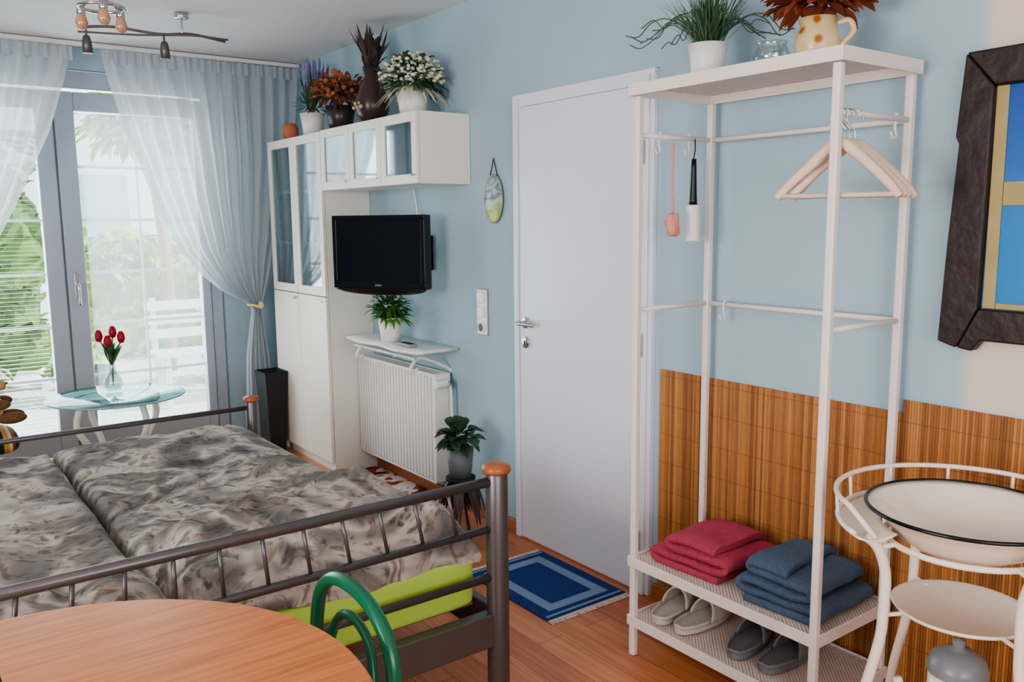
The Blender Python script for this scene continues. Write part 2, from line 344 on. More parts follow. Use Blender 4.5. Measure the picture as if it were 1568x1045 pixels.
# terrace outside
box('terrace_ground',-8,10,YF+.16,16,-.15,-.05,patio)
def hedge(name,x0,x1,y,h,mat,n,r=.28):
    L=[]
    for _ in range(n):
        L.append((Vector((rnd(x0,x1),y+rnd(-.4,.4),rnd(.0,h))),rdir(-.4),.22*rnd(.6,1.4),.12*rnd(.7,1.3),.3))
    a=leaves(name+'_leaves',L,mat)
    b_=slab(name+'_mass',((x0+x1)/2,y+.2,h/2-.05),(x1-x0,.7,h),mat,.5,.3,.3,2,96,30)
    group(name,((x0+x1)/2,y,-.05),[a,b_])
hedge('hedge',-3,1.2,9.0,2.3,hedgem,1500)
hedge('flowering_shrub',1.7,4.5,10.6,1.35,hedgel,1200)
group('garden_tree',(2.35,9.2,-.05),[tube('trunk',[(2.35,9.2,-.05),(2.38,9.2,1.0),(2.3,9.2,2.2)],.06,wickerm,n=4),leaves('canopy',clump((2.3,9.2,2.55),.6,650,.19,.12,.3,-.8,.7),hedgel)])
group('neighbour_house',(3,14,0),[box('facade',-2,8,14,14.3,-.1,4.5,housew),boxes('shutters',[(x,x+.9,13.93,13.98,.8,2.2) for x in (.2,2.2,4.4)],M('shutter_blue',(160,186,208),.6)),box('roof',-2.4,8.4,13.6,15,4.5,4.7,M('roof_tile',(150,90,70),.8))])
def flowerpot(n,x,y):
    group(n,(x,y,-.05),[lathe('pot',[(.0,0),(.14,0),(.19,.3),(.17,.3),(.16,.25),(0,.25)],(x,y,-.05),potgrey,24),leaves('foliage',clump((x,y,.45),.25,160,.14,.07),hedgel)])
flowerpot('terrace_planter',1.35,8.0); flowerpot('terrace_planter',2.6,8.3); flowerpot('terrace_planter',-.3,8.0)
group('terrace_bench',(2.2,7.2,-.05),[boxes('slats',[(1.75,2.9,7.2+.1*i,7.27+.1*i,.38,.41) for i in range(4)],white,.004),boxes('legs',[(x,x+.05,yy,yy+.05,-.05,.38) for x in (1.8,2.8) for yy in (7.22,7.5)],white,.004),boxes('back',[(1.75,2.9,7.58,7.6,.5+.12*i,.58+.12*i) for i in range(3)]+[(1.8,1.85,7.6,7.63,.38,.85),(2.8,2.85,7.6,7.63,.38,.85)],white,.004)])

# curtains
def interp(T,z):
    for (za,xa),(zb,xb) in zip(T,T[1:]):
        if za>=z>=zb:
            t=(za-z)/(za-zb); return xa+(xb-xa)*t
    return T[-1][1]
tiem=M('tie_cream',(216,206,160),.8)
def curtain(name,IN,OUT,sgn,tiex):
    Yc=5.44
    def fn(u,v):
        z=2.46-v*(2.46-.02)
        xi=interp(IN,z); xo=interp(OUT,z); w=abs(xo-xi)
        x=xi+(xo-xi)*u
        amp=.028*min(1,w/.5+.25)
        if z>2.40: amp*=.6
        y=Yc+amp*math.sin(2*math.pi*(13*u+.4*math.sin(3*u+z)))+.012*math.sin(31*u+2*z)
        return (x,y,z)
    a=surf('drape',fn,200,90,curtm)
    t=tube('tieback',[(tiex-.03,Yc-.04,.945),(tiex+.0,Yc-.05,.935),(tiex+.03,Yc-.04,.945),(tiex+.045,Yc+.03,.95),(tiex,Yc+.045,.945),(tiex-.045,Yc+.03,.945)],.009,tiem,n=6,cyc=True)
    kn=slab('tie_knot',(tiex+.01,Yc-.055,.945),(.035,.025,.05),tiem,.9,.9)
    hb=surf('heading',lambda u,v:(IN[0][1]+(OUT[0][1]-IN[0][1])*u,Yc-.012+.014*math.sin(2*math.pi*26*u),2.39+.075*v),200,3,curtm)
    group(name,(tiex,Yc,0),[a,t,kn,hb])
curtain('sheer_curtain',[(2.46,1.12),(2.3,1.15),(2.0,1.23),(1.65,1.35),(1.45,1.43),(1.3,1.50),(1.15,1.62),(1.05,1.73),(.98,1.85),(.94,1.915),(.9,1.92),(.6,1.87),(0,1.84)],[(2.46,2.29),(1.9,2.24),(1.4,2.14),(1.1,2.05),(.94,1.985),(.9,1.98),(.6,2.02),(0,2.06)],1,1.95)
curtain('sheer_curtain',[(2.46,.97),(2.3,.93),(2.0,.83),(1.6,.64),(1.3,.48),(1.05,.26),(.96,.16),(.9,.14),(.6,.2),(0,.22)],[(2.46,-.25),(1.9,-.18),(1.4,-.08),(.96,.04),(.9,.03),(.6,.0),(0,-.05)],-1,.1)
group('curtain_rail',(1,5.44,2.49),[box('rail',-.6,2.31,5.425,5.455,2.472,2.495,white,.003)])

# ---------------------------------------------------------------- door
P=[boxes('casing',[(W-.022,W+.1,2.237,2.295,0,2.018),(W-.022,W+.1,3.045,3.103,0,2.018),(W-.022,W+.1,2.295,3.045,1.965,2.018)],doorwhite,.004),
   boxes('casing_lip',[(W-.034,W-.022,2.255,2.285,0,2.0),(W-.034,W-.022,3.055,3.085,0,2.0)],doorwhite,.004),
   box('leaf',W-.028,W+.015,2.297,3.043,.006,1.963,doorwhite,.004),
   cyl('rose',(W-.028,3.0,1.02),(W-.04,3.0,1.02),.026,chrome),
   tube('lever',[(W-.04,3.0,1.02),(W-.075,3.0,1.02),(W-.085,2.985,1.02),(W-.085,2.94,1.022),(W-.083,2.885,1.02)],.009,chrome,n=5),
   cyl('key_rose',(W-.028,3.0,.93),(W-.04,3.0,.93),.026,chrome), box('keyhole',W-.0415,W-.0395,2.996,3.004,.918,.94,black)]
for z in (1.72,1.0,.22): P.append(cyl('hinge',(W-.045,2.275,z-.045),(W-.045,2.275,z+.045),.009,chrome))
group('door_1',(W,2.67,0),P)

# ---------------------------------------------------------------- cabinet wall unit
xf=2.03; yA,yB=4.53,5.33
P=[boxes('carcass',[(xf+.02,W-.003,yA,yA+.018,.0,1.98),(xf+.02,W-.003,yB-.018,yB,0,1.98),(xf+.02,W-.013,4.921,4.939,.079,1.961),(xf+.02,W-.003,yA+.018,yB-.018,1.962,1.98),(xf+.02,W-.003,yA+.018,yB-.018,.06,.078),(W-.012,W-.003,yA+.018,yB-.018,.079,1.961),(xf+.03,W-.014,yA+.018,4.92,1.03,1.048),(xf+.03,W-.014,yA+.018,4.92,1.34,1.358),(xf+.03,W-.014,yA+.018,4.92,1.65,1.668),(xf+.03,W-.014,4.94,yB-.018,1.34,1.358),(xf+.03,W-.014,4.94,yB-.018,1.65,1.668)],cream),
   box('plinth',xf+.035,xf+.05,yA+.018,yB-.018,0,.06,cream)]
for a,b_ in ((4.533,4.928),(4.932,5.327)):
    P.append(boxes('door_lower',[(xf,xf+.018,a,b_,.065,1.045)],cream,.002))
    P.append(boxes('door_frame',[(xf,xf+.018,a,a+.05,1.05,1.975),(xf,xf+.018,b_-.05,b_,1.05,1.975),(xf,xf+.018,a+.05,b_-.05,1.05,1.10),(xf,xf+.018,a+.05,b_-.05,1.925,1.975)],cream,.002))
    P.append(box('door_glass',xf+.007,xf+.011,a+.05,b_-.05,1.10,1.925,cabgl))
    P.append(blobs('knob',[(xf-.012,(a+.03 if a<4.6 else b_-.365),1.02)],.009,chrome,2))
gw=[]
for yy in (4.63,4.72,4.81,5.02,5.11,5.2):
    for zz in (1.358,1.668): gw.append(lathe('glassware',[(0,0),(.02,0),(.005,.01),(.005,.06),(.03,.09),(.032,.14),(.028,.14),(.026,.095),(0,.065)],(2.17,yy,zz),vasegl,20))
group('tall_display_cabinet',(xf,4.93,0),P+gw)
P=[boxes('carcass',[(xf+.02,W-.003,3.47,3.488,1.65,1.98),(xf+.02,W-.003,4.507,4.525,1.65,1.98),(xf+.02,W-.003,3.488,4.507,1.962,1.98),(xf+.02,W-.003,3.488,4.507,1.65,1.668),(W-.012,W-.003,3.488,4.507,1.669,1.961)]+[(xf+.02,W-.013,3.47+.3517*i-.009,3.47+.3517*i+.009,1.669,1.961) for i in (1,2)],cream)]
for i in range(3):
    a=3.472+.3517*i; b_=a+.348
    P.append(boxes('door_frame',[(xf,xf+.018,a,a+.045,1.65,1.98),(xf,xf+.018,b_-.045,b_,1.65,1.98),(xf,xf+.018,a+.045,b_-.045,1.65,1.695),(xf,xf+.018,a+.045,b_-.045,1.935,1.98)],cream,.002))
    P.append(box('door_glass',xf+.007,xf+.011,a+.045,b_-.045,1.695,1.935,cabgl))
    P.append(blobs('knob',[(xf-.01,a+.022,1.69)],.007,chrome,2))
group('wall_cabinet',(xf,4,1.65),P)

# ---------------------------------------------------------------- TV
P=[box('bezel_top',-.28,.28,-.02,.0,.165,.185,black,.003),box('body',-.28,.28,-.0,.045,-.185,.185,black,.008),box('bezel_bottom',-.28,.28,-.02,.0,-.185,-.15,black,.003),box('bezel_l',-.28,-.255,-.02,.0,-.15,.165,black,.003),box('bezel_r',.255,.28,-.02,.0,-.15,.165,black,.003),
   box('screen',-.255,.255,-.008,-.001,-.15,.165,screen),
   surf('speaker_bar',lambda u,v:(-.27+.54*u,-.02+.02*v,-.185-.03*math.sin(math.pi*u)**.5*v-.0),24,4,black,.012),
   box('badge',-.02,.02,-.0215,-.0195,-.172,-.162,chrome),
   slab('back_shell',(0,.06,-.0),(.4,.06,.28),black,.5,.3),
   box('mount_plate',-.05,.05,.085,.1,-.05,.05,black,.003)]
group('wall_television',(2.03,3.86,1.322),P,rotz=math.radians(-63))
group('television_wall_bracket',(2.3,3.86,1.31),[box('plate',W-.02,W-.002,3.83,3.9,1.22,1.4,black,.003),tube('arm',[(W-.02,3.865,1.31),(2.22,3.9,1.31),(2.13,3.905,1.31)],.014,black),tube('cable',[(2.3,3.93,1.30),(2.31,3.94,1.45),(2.315,3.97,1.55),(2.318,4.0,1.645)],.004,white,n=6)])

# ---------------------------------------------------------------- radiator
ya,yb=3.665,4.50
NR=25; pit=(yb-ya)/NR
P=[boxes('ribs',[(2.214,2.246,ya+pit*i+.006,ya+pit*(i+1)-.006,.134,.682) for i in range(NR)],white,.004),
   boxes('core',[(2.244,2.30,ya,yb,.14,.68)],radshade),
   boxes('side_covers',[(2.21,2.305,ya-.012,ya,.13,.70),(2.21,2.305,yb,yb+.012,.13,.70)],white,.003),
   boxes('top_grille',[(2.225,2.30,ya+.0+i*.02,ya+.012+i*.02,.69,.697) for i in range(42)]+[(2.212,2.222,ya,yb,.683,.70),(2.296,2.302,ya,yb,.685,.70)],white),
   boxes('bottom_lip',[(2.212,2.24,ya,yb,.122,.133)],white),
   tube('pipe',[(2.26,ya-.012,.64),(2.26,ya-.05,.64),(2.28,ya-.055,.62),(2.285,ya-.055,.3),(2.285,ya-.055,.0)],.009,white,n=4),
   cyl('valve',(2.26,ya-.05,.655),(2.19,ya-.05,.655),.022,white), cyl('valve_body',(2.26,ya-.0,.655),(2.26,ya-.07,.655),.014,chrome),
   boxes('wall_brackets',[(2.30,W,3.8,3.83,.2,.6),(2.30,W,4.3,4.33,.2,.6)],white)]
group('radiator',(2.26,4.1,0.13),P)
def shelfedge(u): return 2.06+.012*math.cos(u*2*math.pi*2)
P=[surf('board',lambda u,v:(shelfedge(u)+(W-.005-shelfedge(u))*v,3.60+.77*u,.828),48,3,white,.016),
   tube('bracket_near',[(W-.006,3.68,.7),(W-.02,3.68,.72),(2.15,3.68,.79),(2.09,3.68,.745),(2.1,3.68,.72),(2.13,3.68,.735)],.009,white,n=5),
   tube('bracket_far',[(W-.006,4.28,.7),(W-.02,4.28,.72),(2.15,4.28,.79),(2.09,4.28,.745),(2.1,4.28,.72),(2.13,4.28,.735)],.009,white,n=5),
   tube('front_rail',[(2.1,3.66,.79),(2.1,4.32,.79)],.007,white)]
group('radiator_shelf',(2.2,4,.82),P)
group('remote_control',(2.2,3.72,.836),[box('case',2.12,2.17,3.74,3.88,.837,.852,M('remote_grey',(150,150,150),.5),.005),boxes('keys',[(2.13+.012*i,2.138+.012*i,3.76+.02*j,3.77+.02*j,.852,.854) for i in range(3) for j in range(5)],black)])
px,py,pz=2.17,4.03,.837
group('potted_fern',(px,py,pz),[lathe('pot',[(0,0),(.05,0),(.058,.06),(.066,.13),(.060,.13),(.054,.11),(0,.11)],(px,py,pz),potwhite),
  leaves('fronds',[((px,py,pz+.12),Vector((math.cos(a),math.sin(a),rnd(.3,1.6))),rnd(.1,.18),rnd(.015,.03),rnd(.2,.8)) for a in [rnd(0,6.28) for _ in range(150)]],leafbright),
  leaves('leaflets',clump((px,py,pz+.18),.1,170,.05,.022,.4,-.2,.7),leafg)])

# ---------------------------------------------------------------- things on the cabinets
def potted(name,x,y,z,r,h,potm,parts): group(name,(x,y,z),[lathe('pot',[(0,0),(r*.75,0),(r*.85,h*.5),(r,h),(r*.92,h),(r*.85,h*.85),(0,h*.85)],(x,y,z),potm)]+parts)
zt=1.982
group('terracotta_tealight_pot',(2.12,5.16,zt),[lathe('body',[(0,0),(.03,0),(.05,.03),(.05,.07),(.035,.1),(.03,.1),(.03,.08),(0,.08)],(2.12,5.16,zt),terra)])
x,y=2.14,4.86
potted('lavender_plant',x,y,zt,.075,.13,potwhite,[leaves('stems',[((x,y,zt+.11),(rnd(-.35,.35),rnd(-.35,.35),1),rnd(.16,.3),.01,.05) for _ in range(90)],grassm),
  leaves('buds',[((x+a*1.0,y+b_*1.0,zt+h),(a,b_,1),.09,.02,.0) for a,b_,h in [(rnd(-.09,.09),rnd(-.09,.09),rnd(.24,.36)) for _ in range(45)]],lavm),leaves('base_leaves',clump((x,y,zt+.17),.08,120,.06,.012,.2),grassm)])
x,y=2.14,4.48
potted('dried_hydrangea',x,y,zt,.085,.13,brownv,[blobs('flowers',[Vector((x,y,zt+.2))+Vector((d.x*.13*q,d.y*.16*q,d.z*.09*q)) for d,q in [(rdir(-.3),rnd(.6,1.15)) for _ in range(110)]],.016,dried),leaves('petals',clump((x,y,zt+.2),.15,300,.05,.035,.3,-.3,.7),dried),leaves('dry_leaves',clump((x,y,zt+.17),.14,70,.08,.03,.6,-.4,.7),driedd)])
x,y=2.14,4.10
group('brown_pitcher_vase',(x,y,zt),[lathe('body',[(0,0),(.05,0),(.085,.06),(.09,.12),(.06,.19),(.035,.24),(.045,.29),(.038,.29),(.03,.24),(0,.19)],(x,y,zt),brownv),
  tube('grip',[(x,y-.04,zt+.27),(x,y-.09,zt+.26),(x,y-.11,zt+.19),(x,y-.085,zt+.12)],.009,brownv,n=6),
  leaves('feathers',[((x+rnd(-.03,.03),y+rnd(-.03,.03),zt+.27+rnd(0,.08)),(rnd(-.5,.5),rnd(-.5,.5),1),rnd(.08,.2),.022,rnd(-.1,.5)) for _ in range(150)],driedd),
  blobs('relief',[(x-.085,y+.02*i,zt+.08+.02*(i%2)) for i in range(-2,3)],.014,M('relief_cream',(200,170,140),.6))])
x,y=2.15,3.70
potted('white_flower_basket',x,y,zt,.08,.11,potwhite,[blobs('blossoms',[Vector((x,y,zt+.19))+Vector((d.x*.14*q,d.y*.17*q,d.z*.1*q)) for d,q in [(rdir(-.4),rnd(.6,1.1)) for _ in range(260)]],.011,whitefl),leaves('foliage',clump((x,y,zt+.17),.14,260,.06,.025,.5,-.4,.8),grassm),
  leaves('trails',[((x,y,zt+.14),(math.cos(a),math.sin(a),.2),.19,.02,.7) for a in [rnd(0,6.28) for _ in range(30)]],whitefl)])

# ornament, switches
oy,oz=3.265,1.575
P=[surf('plaque',lambda u,v:(W-.012-.008*math.cos(v*math.pi/2),oy+.068*math.sin(v*math.pi/2)*math.cos(2*math.pi*u),oz+.108*math.sin(v*math.pi/2)*math.sin(2*math.pi*u)),48,8,ornm,.006),
   tube('rim',[(W-.013,oy+.07*math.cos(a),oz+.11*math.sin(a)) for a in [2*math.pi*i/40 for i in range(40)]],.003,M('rim_green',(150,160,120),.5),8,cyc=True),
   tube('cord',[(W-.01,oy-.03,oz+.1),(W-.01,oy,oz+.185),(W-.01,oy+.03,oz+.1)],.0025,blackmat)]
group('oval_wall_plaque',(W-.02,oy,oz),P)
P=[box('plate',W-.012,W-.001,3.34,3.42,.925,1.145,switchm,.004),box('plate_shadow_gap',W-.004,W-.001,3.335,3.425,.92,1.15,M('switch_gap_shade',(150,150,150),.5),.001)]  # grey slab behind the plate paints a shadow line around its edge
for i,z in enumerate((1.108,1.035)): P.append(box('rocker',W-.022,W-.012,3.352,3.408,z-.027,z+.027,switchm,.004))
P+= [cyl('socket_ring',(W-.012,3.38,.962),(W-.018,3.38,.962),.028,switchm),cyl('socket_well',(W-.0175,3.38,.962),(W-.019,3.38,.962),.02,M('socket_shadow',(110,110,110),.6))]
group('light_switch',(W-.01,3.38,1.03),P)

# bamboo wainscot
def bam(name,ya,yb,zt,x):
    n=int((yb-ya)/.008)
    return surf(name,lambda u,v:(x-.004*abs(math.sin(math.pi*u*n)),ya+(yb-ya)*u,.065+(zt-.065)*v),n*6,1,bamm,0,True)
group('bamboo_wall_mat',(W-.01,1.7,.065),[bam('reeds',1.25,2.205,.915,W-.003),bam('reeds_raised',-1.2,1.25,.955,W-.008)])

# picture
P=[prism('frame_left',[(1.12,1.89),(1.135,1.68),(1.125,1.66),(1.14,1.4),(1.15,1.14),(1.10,1.125),(1.05,1.235),(1.045,1.80)],W-.042,W-.004,framedk,.006),
   prism('frame_top',[(1.119,1.891),(1.044,1.801),(.5,1.80),(.42,1.90)],W-.042,W-.004,framedk,.006),
   prism('frame_bottom',[(1.099,1.126),(1.049,1.234),(.5,1.23),(.42,1.15),(1.04,1.15),(1.06,1.12)],W-.040,W-.004,framedk,.006),
   prism('frame_right',[(.42,1.899),(.499,1.799),(.499,1.231),(.42,1.151)],W-.042,W-.004,framedk,.006)]
P.append(box('canvas',W-.02,W-.006,.5,1.05,1.23,1.80,paint))
P.append(boxes('painted_window_frame',[(W-.024,W-.02,1.015,1.046,1.235,1.80),(W-.024,W-.02,.5,1.014,1.5,1.56),(W-.024,W-.02,.5,1.014,1.235,1.25)],paintf,.002))
group('framed_painting',(W-.02,.8,1.13),P)

# ---------------------------------------------------------------- clothes rack
xa,xb,ra,rb=1.945,2.285,1.26,1.95
P=[]
for nme,x,y in (('post_1',xa,ra),('post_2',xa,rb),('post_3',xb,ra),('post_4',xb,rb)):
    P.append(box(nme,x-.0115,x+.0115,y-.0115,y+.0115,0,1.855,rackwhite,.005))
def tray(n,z,h):
    a,b_,c,d=xa-.016,xb+.016,ra-.016,rb+.016
    if n=='top': a-=.008;c-=.008;d+=.008
    t=.006
    return [boxes(n+'_rim',[(a,a+t,c,d,z,z+h),(b_-t,b_,c,d,z,z+h),(a+t,b_-t,c,c+t,z,z+h),(a+t,b_-t,d-t,d,z,z+h)],rackwhite,.0015),
            box(n+'_mesh',a+t,b_-t,c+t,d-t,z+h-.008,z+h-.006,perf)]
P+=tray('top',1.855,.036)+tray('shelf',.318,.035)+tray('lower_shelf',.11,.035)
for z in (1.735,1.185):
    P.append(tube('back_rod',[(xb,ra,z),(xb,rb,z)],.008,rackwhite))
    P.append(tube('side_rod',[(xa,ra,z),(xb,ra,z)],.008,rackwhite)); P.append(tube('side_rod',[(xa,rb,z),(xb,rb,z)],.008,rackwhite))
def hook(x,y,z): return tube('hook',[(x,y,z+.012),(x-.008,y,z+.01),(x-.01,y,z-.02),(x-.004,y,z-.045),(x-.02,y,z-.052),(x-.03,y,z-.035)],.004,rackwhite,8,n=4)
P+=[hook(xb-.06,ra,1.735),hook(xb,rb-.08,1.185),hook(xa+.1,rb,1.735),hook(xa+.24,rb,1.735)]
group('clothes_rack',(2.115,1.6,0),P)
def hanger(x,y,z,rot,hw):
    P=[tube('arms',[(-hw,0,-.165),(-hw*.8,0,-.13),(-hw*.35,0,-.065),(0,0,-.03),(hw*.35,0,-.065),(hw*.8,0,-.13),(hw,0,-.165)],lambda t:.009+.005*math.sin(math.pi*t),hangerw,10,n=6,flat=.6),
       tube('trouser_bar',[(-hw*.93,0,-.16),(hw*.93,0,-.16)],.0065,hangerw),
       tube('wire_hook',[(0,0,-.03),(0,0,.0),(0.006,0,.01),(.022,0,.03),(.016,0,.05),(-.0,0,.056),(-.016,0,.045),(-.019,0,.03)],.0022,chrome,8,n=5)]
    group('clothes_hanger',(x,y,z),P,rotz=rot)
for x,rt,hw in ((1.965,106,.15),(1.985,122,.158),(2.01,96,.148),(2.035,134,.155)): hanger(x,ra+.004,1.69,math.radians(rt),hw)
group('lint_roller',(2.19,rb,1.6),[tube('hang_loop',[(2.19,rb-.014,1.735),(2.19,rb-.016,1.70),(2.185,rb-.014,1.67)],.002,blackmat),tube('grip',[(2.187,rb-.014,1.67),(2.187,rb-.014,1.58),(2.187,rb-.014,1.52)],lambda t:.008+.006*t,black,12,n=3),cyl('roll',(2.187,rb-.014,1.40),(2.187,rb-.014,1.52),.024,potwhite)])
group('bath_sponge',(2.09,rb,1.6),[tube('string',[(2.09,rb-.01,1.72),(2.085,rb-.014,1.6),(2.09,rb-.014,1.49)],.004,pinkp,8,n=4),slab('sponge',(2.09,rb-.014,1.455),(.055,.04,.08),pinkp,.8,.9,.01,40,24,14)])
# towels: one folded ribbon of cloth each
def towel(name,cx,cy,z,lx,mat,path,rot,seed):
    pts=catmull([(0,a,b_) for a,b_ in path],8); N=len(pts)-1
    def fn(u,v):
        f=u*N; i=min(int(f),N-1); q=pts[i].lerp(pts[i+1],f-i)
        wx=lx*(1-.22*q.z/.12*.5)
        xx=(v-.5)*wx+.008*noise.noise(Vector((u*9,seed,v*2)))
        e=min(v,1-v)*wx; dr=-.008*max(0,1-e/.04)**2
        nn=.009*noise.noise(Vector((xx*9,q.y*9,q.z*10+seed)))
        return (xx,q.y+.006*noise.noise(Vector((xx*12,seed,q.z*40))),max(.012,q.z+dr*q.z/.05+nn*min(1,q.z/.04)))
    o=surf('cloth',fn,N*2,30,mat,.022)
    md=o.modifiers.new('sub','SUBSURF'); md.levels=1; md.render_levels=1
    group(name,(cx,cy,z),[o],rotz=rot)
towel('folded_towel_pink',2.12,1.755,.348,.29,pink,[(-.12,.012),(.0,.012),(.125,.012),(.146,.026),(.125,.041),(0,.041),(-.12,.041),(-.143,.056),(-.12,.071),(0,.071),(.07,.071),(.09,.086),(.07,.101),(0,.104),(-.085,.099),(-.10,.098)],.03,1.7)
towel('folded_towel_blue',2.125,1.425,.348,.31,bluet,[(.10,.012),(0,.012),(-.115,.012),(-.138,.026),(-.115,.041),(0,.041),(.10,.041),(.125,.056),(.10,.071),(0,.071),(-.09,.071),(-.11,.086),(-.09,.101),(0,.103),(.08,.101),(.10,.113),(.08,.126),(-.03,.128)],.05,6.1)
def slipper(x,y,z,rot,mat):
    def wd(s): return .046*(math.sin(math.pi*min(1,max(0,s))**.8)**.45)*(.86+.2*s)
    Ls=.27
    V=[];n=30
    for zz in (0,.018):
        for i in range(n+1): s=i/n; V.append((s*Ls-Ls/2,wd(s),zz))
        for i in range(n+1): s=1-i/n; V.append((s*Ls-Ls/2,-wd(s),zz))
    k=2*(n+1); F=[tuple(range(k))[::-1],tuple(range(k,2*k))]+[(i,(i+1)%k,k+(i+1)%k,k+i) for i in range(k)]
    sole=mk('sole',V,F,mat,False)
    def up(u,v):
        s=.42+.57*v; w=wd(s)*1.04; a=math.pi*u; hh=.062*math.sqrt(max(.03,1-((v)**2)*.85))
        return (s*Ls-Ls/2+.03*math.sin(a)*(1-v),w*math.cos(a),.016+hh*math.sin(a))
    upper=surf('upper',up,20,16,mat,.006)
    heel=surf('heel_rim',lambda u,v:((.02+.4*abs(2*u-1)**2)*Ls-Ls/2,(1 if u>.5 else -1)*wd(.02+.4*abs(2*u-1)**2),.016+.012*v),30,1,mat,.004)
    group('slipper',(x,y,z),[sole,upper,heel],rotz=rot)
zl=.147
slipper(2.08,1.88,zl,.25,slipb); slipper(2.09,1.765,zl,.02,slipb); slipper(2.10,1.58,zl,.22,slipg); slipper(2.11,1.45,zl,.02,slipg)
zr=1.893
x,y=2.12,1.83
P=[];bl=[]
for _ in range(260):
    a=rnd(0,6.28); q=rnd(0,.85); bl.append(((x+rnd(-.03,.03),y+rnd(-.03,.03),zr+.1),(math.cos(a)*q,math.sin(a)*q,1),rnd(.12,.25),.005,rnd(0,.3)))
P.append(leaves('grass',bl,grassm))
for i in range(22):
    a=rnd(0,6.28); c,s_=math.cos(a),math.sin(a); r0=rnd(.14,.24)
    P.append(tube('curl_%d'%i,[(x,y,zr+.1),(x+c*r0*.5,y+s_*r0*.5,zr+.19),(x+c*r0*.8,y+s_*r0*.8,zr+.14+rnd(0,.06)),(x+c*r0,y+s_*r0,zr+.13+rnd(0,.05)),(x+c*(r0+.04),y+s_*(r0+.04),zr+.15)],.0017,grassm,6,n=5))
potted('potted_grass',x,y,zr,.062,.115,potwhite,P)
x,y=2.13,1.60
group('glass_bowl',(x,y,zr),[lathe('bowl',[(0,0.004),(.03,.004),(.05,.03),(.052,.05),(.04,.075),(.045,.085)],(x,y,zr),vasegl)])
x,y=2.10,1.43
group('painted_jug',(x,y,zr),[lathe('body',[(0,0),(.045,0),(.05,.01),(.06,.045),(.053,.08),(.045,.095),(.052,.115),(.047,.115),(.04,.095),(0,.08)],(x,y,zr),jugm),
   tube('jug_grip',[(x+.03,y-.04,zr+.10),(x+.045,y-.065,zr+.105),(x+.05,y-.075,zr+.075),(x+.03,y-.05,zr+.04)],.008,jugm,n=6),
   leaves('dried_bouquet',clump((x,y,zr+.165),.11,420,.06,.035,.3,-.3,.6),driedr)])

# ---------------------------------------------------------------- washstand
cx,cy=1.865,.845
R=math.radians
P=[]
def circ(r,z,n=48): return [(cx+r*math.cos(2*math.pi*i/n),cy+r*math.sin(2*math.pi*i/n),z) for i in range(n)]
def arc(r,z,a0,a1,n=40): return [(cx+r*math.cos(R(a0+(a1-a0)*i/n)),cy+r*math.sin(R(a0+(a1-a0)*i/n)),z) for i in range(n+1)]
P.append(tube('support_ring',circ(.165,.766),.007,enamel2,8,cyc=True))
P.append(tube('tray_edge',arc(.266,.80,152,-96)+[],.006,enamel2,8))
P.append(surf('side_tray',lambda u,v:(cx+(.175+.093*v)*math.cos(R(156-78*u)),cy+(.175+.093*v)*math.sin(R(156-78*u)),.796-.012*math.sin(math.pi*v)),30,8,enamel2,.004))
P.append(surf('side_tray_right',lambda u,v:(cx+(.175+.093*v)*math.cos(R(-20-76*u)),cy+(.175+.093*v)*math.sin(R(-20-76*u)),.796-.012*math.sin(math.pi*v)),30,8,enamel2,.004))
P.append(tube('gallery_rail',[(cx+.24*math.cos(R(160)),cy+.24*math.sin(R(160)),.80)]+arc(.272,.858,148,-92)+[(cx+.24*math.cos(R(-104)),cy+.24*math.sin(R(-104)),.80)],.006,enamel2,8))
for a in (125,95,65,35,5,-25,-60): P.append(cyl('gallery_post',(cx+.266*math.cos(R(a)),cy+.266*math.sin(R(a)),.80),(cx+.271*math.cos(R(a)),cy+.271*math.sin(R(a)),.858),.004,enamel2,8))
for i,a in enumerate((150,240,60,330)):
    c,s_=math.cos(R(a)),math.sin(R(a))
    pr=[(.235,.79),(.205,.76),(.185,.70),(.185,.62),(.19,.55),(.215,.45),(.25,.33),(.265,.22),(.25,.12),(.25,.05),(.28,.0)]
    P.append(tube('leg_%d'%(i+1),[(cx+c*r,cy+s_*r,z) for r,z in pr],.0115,enamel2,10,n=5))
    P.append(cyl('ring_strut',(cx+c*.165,cy+s_*.165,.766),(cx+c*.207,cy+s_*.207,.762),.006,enamel2,8))
P.append(lathe('soap_plate',[(0,0),(.13,0),(.14,.004),(.146,.012),(.14,.013),(.132,.006),(0,.006)],(cx,cy,.60),enamel2,48))
P.append(lathe('jug_plate',[(0,0),(.15,0),(.16,.01),(.15,.006),(0,.006)],(cx,cy,.20),enamel2,48))
for z,r in ((.605,.187),(.205,.262)):
    for a in (150,240,60,330):
        P.append(cyl('spoke',(cx+.13*math.cos(R(a)),cy+.13*math.sin(R(a)),z),(cx+r*math.cos(R(a)),cy+r*math.sin(R(a)),z),.005,enamel2,8))
group('washstand',(cx,cy,0),P)
pb=[(0,-.072),(.06,-.072),(.105,-.064),(.14,-.042),(.168,-.008),(.19,.014),(.208,.024),(.208,.029),(.188,.021),(.164,-.004),(.136,-.037),(.103,-.057),(.06,-.064),(0,-.065)]
group('enamel_wash_basin',(cx,cy,.80),[lathe('bowl',pb,(cx,cy,.812),enamel,72),tube('black_rim',circ(.208,.839,72),.0045,black,8,cyc=True)])
